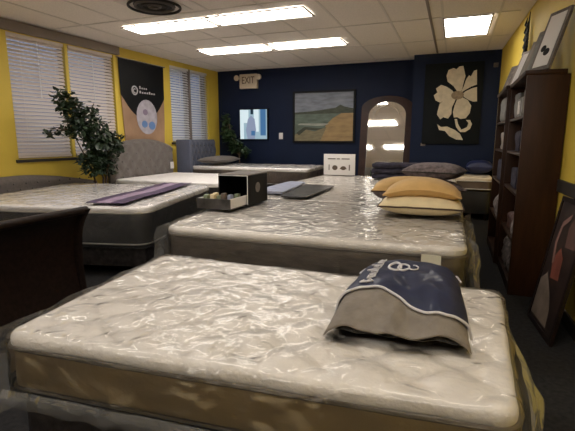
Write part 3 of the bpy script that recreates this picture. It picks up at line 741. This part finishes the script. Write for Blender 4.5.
tree('potted_ficus', 'bushy dark green ficus tree in front of the left window blinds', px_, py_,
     [(-4.60, 4.22, 1.74, .13, .16, .16), (-4.60, 4.36, 1.60, .15, .22, .14), (-4.58, 4.30, 1.40, .14, .16, .14), (-4.60, 4.60, 1.44, .18, .26, .16), (-4.60, 4.78, 1.22, .18, .32, .18),
      (-4.62, 4.62, .95, .15, .24, .2), (-4.64, 4.86, .92, .13, .22, .18), (-4.62, 5.02, 1.22, .14, .16, .14), (-4.60, 4.66, 1.66, .07, .07, .10), (-4.62, 4.02, 1.34, .10, .12, .06), (-4.62, 5.14, 1.12, .10, .08, .09)], 2100, .085, M['leaf'],
     [[(px_, py_, .27), (px_+.03, py_+.02, .7), (px_-.02, py_-.05, 1.1), (px_+.02, py_-.12, 1.5), (px_+.02, py_-.40, 1.75)], [(px_+.03, py_-.03, .27), (px_+.05, py_+.08, .8), (px_+.02, py_+.2, 1.2)], [(px_-.04, py_, .27), (px_-.03, py_-.1, .8), (px_+.02, py_-.45, 1.35)]], 11)
tree('corner_plant', 'tall leafy green plant in the corner left of the lit screen', -4.22, 8.27,
     [(-4.50, 8.28, 1.34, .15, .10, .15), (-4.34, 8.28, 1.12, .14, .10, .16), (-4.55, 8.28, 1.62, .06, .08, .22), (-4.12, 8.28, 1.0, .10, .1, .1)], 520, .10, M['leaf2'],
     [[(-4.22, 8.27, .27), (-4.26, 8.28, .9), (-4.46, 8.3, 1.4)]], 5, .12)
# ------------------------------------------------------------------ BANNER
bn = thing('wall_banner', 'tall black and tan banner with pale round badge between the windows', 'banner', LWf(Vector((4.25, .01, 1.1))))
s0, s1, zb, zt = 3.68, 4.73, .98, 2.50
def bf(p): return LWf(Vector((p.x, p.y, p.z)))
cf = lambda s: 2.50-.02*math.sin(PI*(s-s0)/(s1-s0))
bm = bmesh.new()
plate(bm, [(s0+.06, zb), (s1-.06, zb), (s1-.02, 1.6), (s1, zt), (s0, zt), (s0+.03, 1.7)], .012, .016, fn=bf)
obj('tan_cloth', bm, mat('banner_tan_print', (.33, .20, .12), .7, noise_s=2.5, noise_a=.25), bn, smooth=False)
bm = bmesh.new()
low = [(s1-.01, 1.95)]+[(s0+.02+(s1-s0-.03)*(1-k/16), 2.0-.42*math.sin(PI*k/16)**.7) for k in range(1, 16)]+[(s0+.01, 1.95)]
plate(bm, low+[(s0-.004, zt+.002), (s1+.004, zt+.002)], .0165, .018, fn=bf)
obj('black_field', bm, M['black'], bn, smooth=False)
bm = bmesh.new(); plate(bm, ell(4.26, 1.62, .25, .29), .0185, .0195, fn=bf)
obj('badge', bm, mat('badge_pale', (.40, .37, .42), .6, noise_s=9, noise_a=.2), bn, smooth=False)
bm = bmesh.new()
plate(bm, ell(4.19, 1.50, .07, .06), .020, .0208, fn=bf); plate(bm, ell(4.37, 1.48, .08, .07), .020, .0208, fn=bf)
obj('badge_spots', bm, mat('badge_blue', (.12, .22, .45), .6), bn, smooth=False)
bm = bmesh.new(); plate(bm, ell(4.22, 1.70, .06, .05), .020, .0208, fn=bf)
obj('badge_mark', bm, mat('badge_mauve', (.22, .17, .24), .6), bn, smooth=False)
bm = bmesh.new(); tube(bm, [bf(Vector((4.00+.06*math.cos(a*PI/10), .0195, 2.04+.065*math.sin(a*PI/10)))) for a in range(20)], .012, 6, closed=True)
tube(bm, [bf(Vector((4.00+.03*math.cos(a*PI/10), .0195, 2.035+.03*math.sin(a*PI/10)))) for a in range(3, 17)], .009, 6)
obj('round_logo', bm, M['stitch'], bn)
bm = bmesh.new()
for k in range(4): box(bm, 4.11+.05*k, 4.11+.05*k+.03, .0185, .0195, 2.075, 2.10+.02*(k == 0), fn=bf)
for k in range(7): box(bm, 4.11+.056*k, 4.11+.056*k+.034, .0185, .0195, 2.005, 2.03+.015*(k in (0, 4)), fn=bf)
obj('lettering', bm, M['stitch'], bn, smooth=False)
bm = bmesh.new(); tube(bm, [bf(Vector((s0-.04, .02, zt+.01))), bf(Vector((s1+.04, .02, zt+.01)))], .012, 8)
obj('hanging_rod', bm, M['metal'], bn)
bm = bmesh.new()
for k in range(3): box(bm, 4.05, 4.55, .0165, .0172, 1.02+.05*k, 1.04+.05*k, fn=bf)
obj('fine_print', bm, M['greyup'], bn, smooth=False)
# ------------------------------------------------------------------ BACK WALL
YB = 8.499
# exit sign with two lamp heads
ex = thing('exit_sign', 'cream exit sign with two emergency lamp heads on navy wall', 'exit sign', (-4.1, YB, 2.3))
x0, z1_ = onY(241, 75, YB); x1, z0_ = onY(258.5, 88.5, YB)
obj('housing', bevel(B(x0, x1, YB-.08, YB-.002, z0_, z1_), .008), M['exitw'], ex)
fc = bpy.data.curves.new('exit_letters', 'FONT'); fc.body = 'EXIT'; fc.size = .20; fc.extrude = .002; fc.align_x = 'CENTER'; fc.align_y = 'CENTER'
fo = bpy.data.objects.new('exit_letters', fc); C.objects.link(fo); bpy.context.view_layer.update()
me = bpy.data.meshes.new_from_object(fo.evaluated_get(bpy.context.evaluated_depsgraph_get())); me.materials.clear(); me.materials.append(M['exitr'])
bpy.data.objects.remove(fo); lo = bpy.data.objects.new('lettering', me); C.objects.link(lo); lo.parent = ex
me.transform(Matrix.Translation(((x0+x1)/2, YB-.083, (z0_+z1_)/2+.015)) @ Matrix.Rotation(PI/2, 4, 'X') @ Matrix.Scale(.72, 4, (1, 0, 0)))
me.transform(Matrix.Translation(-Vector(ex.location)))
for xx, dx in ((x0-.05, -1), (x1+.06, 1)):
    hd = obj('lamp_head', lathe(bmesh.new(), (xx, YB-.12, z1_-.075), [(.02, .07), (.05, .04), (.058, .0), (.05, -.012)], 20, axis='y'), M['exitw'], ex)
    obj('lamp_arm', B(min(xx, xx-dx*.06), max(xx, xx-dx*.06), YB-.06, YB-.04, z1_-.085, z1_-.065), M['exitw'], hd, smooth=False)
# lit screen
tv = thing('wall_screen', 'small lit pale blue screen on the navy wall', 'screen', (-4.0, YB, 1.3))
x0, z1_ = onY(241, 110, YB); x1, z0_ = onY(268, 139, YB)
obj('bezel', bevel(B(x0-.02, x1+.02, YB-.05, YB-.002, z0_-.02, z1_+.02), .005), M['black'], tv)
ys = YB-.052
def scr(name, x_, z_, w_, h_, m_, lay):
    W_, H_ = x1-x0, z1_-z0_
    obj(name, B(x0+x_*W_, x0+(x_+w_)*W_, ys-.001*lay, ys-.001*lay+.0009, z0_+z_*H_, z0_+(z_+h_)*H_), m_, tv, smooth=False)
scr('display', 0, 0, 1, 1, M['scr'], 0); scr('bright_stripe', .0, 0, .14, 1, M['scrw'], 1); scr('bright_stripe', .14, .55, .18, .44, M['scrw'], 1); scr('bright_stripe', .52, .25, .18, .75, M['scrw'], 1)
bm = bmesh.new(); W_, H_ = x1-x0, z1_-z0_
plate(bm, [(x0+a*W_, z0_+b*H_) for a, b in ((.22, .3), (.30, .68), (.42, .8), (.55, .68), (.6, .3), (.55, .0), (.28, 0))], ys-.0035, ys-.0025); obj('figure_shape', bm, M['scrg'], tv, smooth=False)
scr('dark_patch', .40, .84, .10, .16, M['scrd'], 3); scr('dark_patch', .42, .12, .14, .16, M['scrb'], 4); scr('blue_band', .76, .12, .2, .88, M['scrb'], 1.2)
# light switch
x, z = onY(281, 136, YB)
sw = thing('light_switch', 'small white light switch plate between screen and beach painting', 'light switch', (x, YB, z))
obj('plate', bevel(B(x-.045, x+.045, YB-.008, YB-.001, z-.065, z+.065), .003), M['whitep'], sw)
obj('toggle', B(x-.008, x+.008, YB-.02, YB-.009, z-.015, z+.015), M['whitep'], sw, smooth=False)
# beach painting
pt = thing('beach_painting', 'framed seascape painting of sea, tree line and sandy beach', 'painting', (-2.5, YB, 1.2))
x0, z1_ = onY(295, 93.5, YB); x1, z0_ = onY(353, 141, YB); W_, H_ = x1-x0, z1_-z0_
bm = bmesh.new(); w = .035
for a in ((x0-w, x1+w, z0_-w, z0_), (x0-w, x1+w, z1_, z1_+w), (x0-w, x0, z0_, z1_), (x1, x1+w, z0_, z1_)): box(bm, a[0], a[1], YB-.045, YB-.002, a[2], a[3])
obj('frame', bm, M['black'], pt, smooth=False)
def paint(name, pts, col, lay, ns=4, na=.25, an=(1, 1, 4)):
    bm = bmesh.new(); plate(bm, [(x0+a*W_, z0_+b*H_) for a, b in pts], YB-.012-.0012*lay, YB-.0112-.0012*lay)
    obj(name, bm, mat('paint_'+name, col, .55, noise_s=ns, noise_a=na, aniso=an), pt, smooth=False)
paint('sky', [(0, 0), (1, 0), (1, 1), (0, 1)], (.20, .22, .27), 0, 4, .3)
paint('sea', [(0, 0), (1, 0), (1, .6), (0, .58)], (.10, .135, .11), 1, 5, .35)
paint('tree_line', [(0, .56), (1, .57), (1, .66), (.85, .70), (.78, .74), (.7, .68), (.5, .65), (.3, .62), (0, .60)], (.045, .055, .035), 2, 9, .4)
paint('sand', [(.42, .0), (1, 0), (1, .57), (.80, .57), (.66, .47), (.55, .34), (.5, .2)], (.32, .21, .09), 3, 4, .25)
paint('wet_sand', [(.0, 0), (.45, 0), (.56, .3), (.35, .2), (.15, .26), (0, .12)], (.19, .16, .09), 4, 6, .3)
paint('driftwood', [(.03, .17), (.18, .30), (.35, .27), (.5, .26), (.38, .22), (.2, .24), (.08, .12)], (.04, .045, .03), 5, 6, .3)
paint('surf', [(.05, .34), (.5, .31), (.6, .36), (.35, .37), (.1, .37)], (.30, .32, .28), 5, 6, .3)
# mirror leaning back on wall
mr = thing('floor_mirror', 'tall arched mirror in dark wood frame reflecting the ceiling lights', 'mirror', (-1.25, 8.3, 0))
mx0, mx1 = onY(360, 130, 8.3)[0], onY(412, 130, 8.3)[0]
ang = math.radians(7.9); MR = Matrix.Translation(((mx0+mx1)/2, 8.145, 0.006)) @ Matrix.Rotation(math.radians(-1.2), 4, 'Z') @ Matrix.Rotation(-ang, 4, 'X')
hw = (mx1-mx0)/2; pw = hw-.13; HM = 2.05; zs = HM-.10-pw*.75
def arch_pts(w, zsp, rise, zb_, n=20): return [(-w, zb_), (w, zb_)]+[(w*math.cos(PI*k/n), zsp+rise*math.sin(PI*k/n)) for k in range(n+1)]
bm = bmesh.new()
mf = lambda p: MR @ p
outer = [(-hw, 0), (hw, 0), (hw, HM-.22)]+[(hw*math.cos(PI*k/20)*1.0, HM-.22+.22*math.sin(PI*k/20)) for k in range(1, 20)]+[(-hw, HM-.22)]
inner = [(-pw, .12), (pw, .12), (pw, zs)]+[(pw*math.cos(PI*k/20), zs+pw*.75*math.sin(PI*k/20)) for k in range(1, 20)]+[(-pw, zs)]
for yy0, sg_ in ((-.03, 1), (.03, -1)):
    pass
vo = [[bm.verts.new(mf(Vector((a, y, b)))) for a, b in outer] for y in (-.03, .03)]
vi = [[bm.verts.new(mf(Vector((a, y, b)))) for a, b in inner] for y in (-.03, .03)]
n = len(outer)
for i in range(n):
    j = (i+1) % n
    bm.faces.new((vo[0][i], vo[0][j], vi[0][j], vi[0][i])); bm.faces.new((vo[1][j], vo[1][i], vi[1][i], vi[1][j]))
    bm.faces.new((vo[0][j], vo[0][i], vo[1][i], vo[1][j])); bm.faces.new((vi[0][i], vi[0][j], vi[1][j], vi[1][i]))
obj('frame', bm, M['mahog'], mr)
bm = bmesh.new(); plate(bm, inner, -.004, .002, fn=mf); obj('mirror_glass', bm, M['mirror'], mr, smooth=False)
bm = bmesh.new(); plate(bm, outer, .0305, .034, fn=mf); obj('backing', bm, M['mahog'], mr, smooth=False)
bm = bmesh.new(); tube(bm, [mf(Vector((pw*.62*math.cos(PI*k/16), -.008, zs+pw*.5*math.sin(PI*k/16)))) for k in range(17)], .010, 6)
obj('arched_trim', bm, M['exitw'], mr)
# flower canvas
YF = 8.049
fl = thing('flower_canvas', 'large black canvas with pale tan five-petal flower in far corner', 'canvas', (0, YF, 1.2))
cx0, cz1 = onY(426, 63, YF); cx1, cz0 = onY(478.5, 145, YF); cz1 = 2.50; cz0 = onY(450, 144, YF)[1]
obj('canvas', bevel(B(cx0, cx1, YF-.04, YF-.002, cz0, cz1), .004), M['blackc'], fl)
def fp(a): return [onY(410+x/5.39, 50+y/5.39, YF-.045) for x, y in a]
M['petal'] = mat('petal_tan', (.58, .50, .37), .7, noise_s=12, noise_a=.15)
M['petalc'] = mat('flower_heart', (.26, .19, .12), .7, noise_s=20, noise_a=.3)
pet = [[(262, 235), (235, 195), (203, 170), (197, 140), (208, 108), (235, 97), (250, 104), (268, 88), (288, 86), (293, 110), (299, 140), (288, 180), (280, 215)],
       [(272, 232), (288, 200), (302, 160), (318, 136), (328, 142), (345, 112), (361, 106), (361, 186), (330, 197), (300, 214)],
       [(278, 240), (300, 222), (335, 206), (361, 199), (361, 277), (340, 278), (318, 270), (295, 256)],
       [(262, 252), (285, 256), (312, 270), (330, 300), (322, 340), (300, 368), (272, 372), (255, 362), (236, 364), (231, 335), (240, 300), (250, 275)],
       [(252, 250), (240, 280), (226, 310), (223, 345), (205, 370), (180, 362), (163, 374), (145, 348), (150, 325), (160, 290), (190, 262), (220, 250)],
       [(250, 245), (215, 256), (188, 266), (163, 284), (138, 272), (128, 245), (148, 228), (140, 208), (168, 188), (198, 198), (228, 218)]]
for k, a in enumerate(pet):
    bm = bmesh.new(); plate(bm, fp(a), YF-.0425-.0006*k-.001, YF-.0415-.0006*k); obj('petal', bm, M['petal'], fl, smooth=False)
bm = bmesh.new(); c_ = onY(457.5, 95.5, YF); plate(bm, ell(c_[0], c_[1], .10, .07), YF-.049, YF-.0475); obj('flower_heart', bm, M['petalc'], fl, smooth=False)
def fq(a): return [onY(x, y, YF-.045) for x, y in a]
for a in ([(454.5, 119), (457, 119), (458, 124), (461, 129), (459, 131), (456, 127)], [(459, 130), (463, 129), (467, 127), (468.5, 123), (466, 120), (470, 120), (472, 124), (470, 129), (465, 132), (460, 132)],
          [(437, 124), (441, 127), (447, 126.5), (455, 130), (460, 134), (463, 140), (456, 139.5), (449, 136), (445, 131), (439, 130)]):
    bm = bmesh.new(); plate(bm, fq(a), YF-.0435, YF-.0415); obj('stem_leaf', bm, M['petal'], fl, smooth=False)
x, z = onY(496, 65, YF)
th = obj('thermostat', bevel(B(x-.035, x+.035, YF-.02, YF-.001, z-.035, z+.035), .006), M['greyup']); tag(th, 'small grey round-cornered sensor high on wall right of flower canvas', 'sensor')
x, z = onY(423, 143, YF)
th = obj('wall_socket', bevel(B(x-.04, x+.04, YF-.01, YF-.001, z-.05, z-.0), .003), M['header']); tag(th, 'small dull outlet plate on navy wall left of flower canvas', 'outlet')
# ------------------------------------------------------------------ BOOKCASE
BX0, BX1, BY0, BY1, BT = .475, .757, 3.78, 4.74, 1.72
shz = [.06, .42, .80, 1.12, 1.41]
def bookcase(dy, dx, label):
    y0, y1, x0, x1 = BY0+dy, BY1+dy, BX0+dx, BX1+dx
    bk = thing('bookcase', label, 'bookcase', (x0+.14, (y0+y1)/2, 0), 'row of dark bookcases along the right wall')
    obj('side_panel', bevel(B(x0, x1, y0, y0+.03, 0, BT), .003), M['walnut'], bk)
    obj('side_panel', bevel(B(x0, x1-.02, y1-.03, y1, 0, BT), .003), M['walnut'], bk)
    obj('back_panel', B(x1-.042, x1-.032, y0+.031, y1-.031, .05, BT-.03), M['espresso'], bk, smooth=False)
    obj('top_board', bevel(B(x0-.015, x1-.02, y0, y1, BT+.001, BT+.035), .004), M['walnut'], bk)
    for z in shz: obj('shelf', B(x0+.004, x1-.044, y0+.031, y1-.031, z, z+.022), M['walnut'], bk, smooth=False)
    obj('plinth', B(x0+.004, x0+.02, y0+.031, y1-.031, .0, .058), M['walnut'], bk, smooth=False)
bookcase(0, 0, 'dark brown bookcase nearest the camera, frames leaning on its top')
bookcase(.965, -.032, 'dark brown bookcase farther from the camera in the row on the right wall')
def pack(name, label, y0, y1, z0, z1, m_, x0=.50, x1=.67, r=.02, cat='package', group='packages on the bookcase shelves', amp=.012, strap=None):
    t = thing(name, label, cat, ((x0+x1)/2, (y0+y1)/2, z0), group)
    obj('body', rbox([(x0, y0), (x1, y0), (x1, y1), (x0, y1)], z0+.002, z1, r, 10, 10, 8, disp=lambda o, u, v, zz, e, i, j, k, L, W: o+Vector((nz(o, 14, 1), nz(o, 14, 2), nz(o, 14, 3)*.3 if zz > -.9 else 0))*amp), m_, t)
    if strap: obj('band', box(bmesh.new(), x0-.006, x0-.002, y0+(y1-y0)*.3, y0+(y1-y0)*.7, z0+.03, z1-.03), strap, t, smooth=False)
    return t
M['pk1'] = mat('pack_grey', (.16, .16, .15), .4, noise_s=15, noise_a=.4); M['pk2'] = mat('pack_white', (.27, .23, .20), .5, noise_s=10, noise_a=.3)
M['pk3'] = mat('pack_plush', (.20, .16, .145), .8, noise_s=22, noise_a=.6); M['pk4'] = mat('pack_red', (.10, .045, .035), .6, noise_s=12, noise_a=.3)
sh = lambda i: shz[i]+.022
pack('bedding_package', 'grey wrapped bedding package at the far end of the top shelf', 4.46, 4.69, sh(4), 1.66, M['pk1'])
for k, (dy, dx) in enumerate(((.965, -.032),)):
    w_ = 'farther'
    pack('bedding_package', 'silver grey package on the top shelf of the %s bookcase' % w_, 3.85+dy, 4.35+dy, sh(4), 1.66, M['pk1'], x0=.47+dx, x1=.66+dx)
    pack('bedding_package', 'dark slate package on the middle shelf of the %s bookcase' % w_, 3.85+dy, 4.30+dy, sh(2), 1.04, M['dusk'], x0=.484+dx, x1=.66+dx)
    pack('bedding_package', 'pale package below the top shelf of the %s bookcase' % w_, 3.85+dy, 4.15+dy, sh(3), 1.32, M['pk2'], x0=.484+dx, x1=.66+dx)
    pack('plush_bundle', 'pale plush bundle low in the %s bookcase' % w_, 3.85+dy, 4.25+dy, sh(1), .66, M['pk3'], x0=.484+dx, x1=.66+dx, r=.04, amp=.03)
pack('bedding_package', 'flat silver grey bedding package in the middle of the top shelf', 4.12, 4.44, sh(4), 1.60, M['pk1'], strap=M['whitep'])
pack('bedding_box', 'tall white box at the near end of the nearest top shelf', 3.83, 4.06, sh(4), 1.655, M['pk2'], amp=.002)
pack('bedding_box', 'tall white box at the near end of the shelf below the top', 3.83, 4.04, sh(3), 1.37, M['pk2'], amp=.002)
pack('bedding_package', 'dark slate package at the middle of the shelf below the top', 4.10, 4.40, sh(3), 1.32, M['dusk'])
pack('bedding_box', 'pale box at the near end of the middle shelf', 3.83, 4.02, sh(2), 1.06, M['pk2'], amp=.002)
pack('bedding_package', 'dark package at the far side of the middle shelf', 4.08, 4.45, sh(2), 1.0, M['dusk'])
pack('plush_bundle', 'pale plush bundle on the second lowest shelf near end', 3.84, 4.10, sh(1), .62, M['pk3'], r=.04, amp=.03)
pack('plush_bundle', 'reddish striped bundle on the second lowest shelf, middle', 4.14, 4.40, sh(1), .60, M['pk4'], r=.04, amp=.03)
pack('plush_bundle', 'pale plush bundle on the lowest shelf near end', 3.84, 4.12, sh(0), .30, M['pk3'], r=.04, amp=.03)
pack('plush_bundle', 'grey plush bundle on the lowest shelf, far end', 4.18, 4.60, sh(0), .34, M['pk3'], r=.04, amp=.03)
# frames leaning on the wall on top of the bookcase
def leaner(name, label, y0, y1, xb, h, lean, mt_f, mt_i, marks=False, th=.02, cat='picture frame', yaw=.42):
    yc0 = (y0+y1)/2; hw_ = (y1-y0)/2+.02; y0, y1 = -hw_, hw_
    zb_ = BT+.046
    R = Matrix.Translation((xb, yc0, zb_)) @ Matrix.Rotation(yaw, 4, 'Z') @ Matrix.Rotation(lean, 4, 'Y')
    t = thing(name, label, cat, (xb, yc0, zb_), 'framed pieces leaning on top of the bookcase')
    f = lambda p: R @ p
    obj('frame', box(bmesh.new(), 0, th, y0, y1, th*0+.001, h, fn=f), mt_f, t, smooth=False)
    b_ = min(.03, (y1-y0)*.18)
    obj('picture', box(bmesh.new(), -.003, -.0005, y0+b_, y1-b_, b_, h-b_, fn=f), mt_i, t, smooth=False)
    if marks:
        bm = bmesh.new(); yc = (y0+y1)/2
        plate(bm, ell(yc-.02, h*.30, .035, .028, 14), -.0055, -.0035, fn=lambda p: R @ Vector((p.y, p.x, p.z)))
        plate(bm, ell(yc+.03, h*.37, .03, .026, 14), -.0055, -.0035, fn=lambda p: R @ Vector((p.y, p.x, p.z)))
        obj('black_mark', bm, M['black'], t, smooth=False)
    return t
leaner('leaning_frame', 'white frame with black marks, nearest on top of the bookcase', 3.80, 4.00, .56, .46, .30, M['greyup'], M['whitep'], True)
leaner('leaning_frame', 'grey glazed frame just behind the white one on the bookcase', 4.14, 4.36, .56, .40, .32, M['pipe_d'], M['pk1'])
leaner('leaning_frame', 'dull beige frame third from the camera on the bookcase', 4.46, 4.64, .54, .38, .36, M['pipe_d'], M['pk2'])
leaner('leaning_frame', 'small white card fourth from the camera on the bookcase', 4.82, 5.02, .52, .36, .36, M['pk2'], M['whitep'])
leaner('leaning_frame', 'dark patterned card farthest back on the bookcase top', 5.10, 5.34, .50, .26, .34, M['greyup'], M['pk3'])
# wall ornament
wo = thing('wall_sculpture', 'dark spiky metal ornament on yellow wall above bookcase items', 'wall ornament', (.70, 5.6, 2.0))
bm = bmesh.new(); xo = lambda y: RWf(Vector((y-2, .03, 0))).x
def RP(y, d, z): return RWf(Vector((y-2, d, z)))
tube(bm, [RP(5.60, .03, 2.0), RP(5.62, .04, 2.25), RP(5.57, .03, 2.60)], [.012, .022, .004], 8)
for k in range(9):
    z = 2.12+.04*k; s_ = (-1)**k
    tube(bm, [RP(5.60, .03, z), RP(5.60+s_*.07, .05, z+.05), RP(5.60+s_*(.13-.010*k), .04, z+.12)], [.012, .016, .003], 6)
obj('leaf_spikes', bm, M['black'], wo)
obj('mount', lathe(bmesh.new(), tuple(RP(5.60, .012, 2.0)), [(.03, -.01), (.03, .01)], 12), M['black'], wo)
# leaning picture by the bookcase
lp = thing('leaning_picture', 'dark framed photo print leaning on the right wall beside the bookcase', 'picture', (.66, 3.2, 0))
lean = .165; R = Matrix.Translation((.562, 3.36, .004)) @ Matrix.Rotation(.10, 4, 'Z') @ Matrix.Rotation(lean, 4, 'Y')
LW_, LH_ = .50, .88
f = lambda p: R @ p
bm = bmesh.new(); w = .03
for a in ((-LW_, 0, 0, w), (-LW_, 0, LH_-w, LH_), (-LW_, -LW_+w, w, LH_-w), (-w, 0, w, LH_-w)): box(bm, 0, .02, a[0], a[1], a[2], a[3], fn=f)
obj('frame', bm, M['espresso'], lp, smooth=False)
def lprint(name, pts, col, lay, ns=6, na=.4):
    bm = bmesh.new(); plate(bm, [(-LW_*(1-a), b*LH_) for a, b in pts], .006-.001*lay, .0068-.001*lay, fn=lambda p: R @ Vector((p.y, p.x, p.z)))
    obj(name, bm, mat('print_'+name, col, .4, noise_s=ns, noise_a=na, coat=.15), lp, smooth=False)
lprint('dark_ground', [(.05, .03), (.95, .03), (.95, .97), (.05, .97)], (.030, .018, .015), 0)
lprint('pale_floor', [(.3, .06), (.93, .06), (.93, .34), (.75, .42), (.5, .30), (.35, .2)], (.26, .20, .16), 1)
lprint('red_cloth', [(.35, .42), (.62, .40), (.7, .55), (.55, .64), (.4, .58)], (.20, .06, .04), 2)
lprint('rose_arc', [(.70, .5), (.80, .66), (.74, .82), (.5, .9), (.5, .86), (.68, .79), (.73, .66), (.64, .52)], (.22, .12, .10), 3)
lprint('rose_wall', [(.1, .68), (.45, .66), (.5, .8), (.35, .93), (.1, .93)], (.12, .065, .055), 1)
# ------------------------------------------------------------------ WORLD + colour
w = bpy.data.worlds.new('world'); S.world = w; w.use_nodes = True
w.node_tree.nodes['Background'].inputs['Color'].default_value = (.42, .50, .70, 1)
w.node_tree.nodes['Background'].inputs['Strength'].default_value = .6
S.view_settings.view_transform = 'Standard'; S.view_settings.look = 'None'; S.view_settings.gamma = 1
S.view_settings.exposure = 0.24
try: S.view_settings.use_curve_mapping = False
except Exception: pass
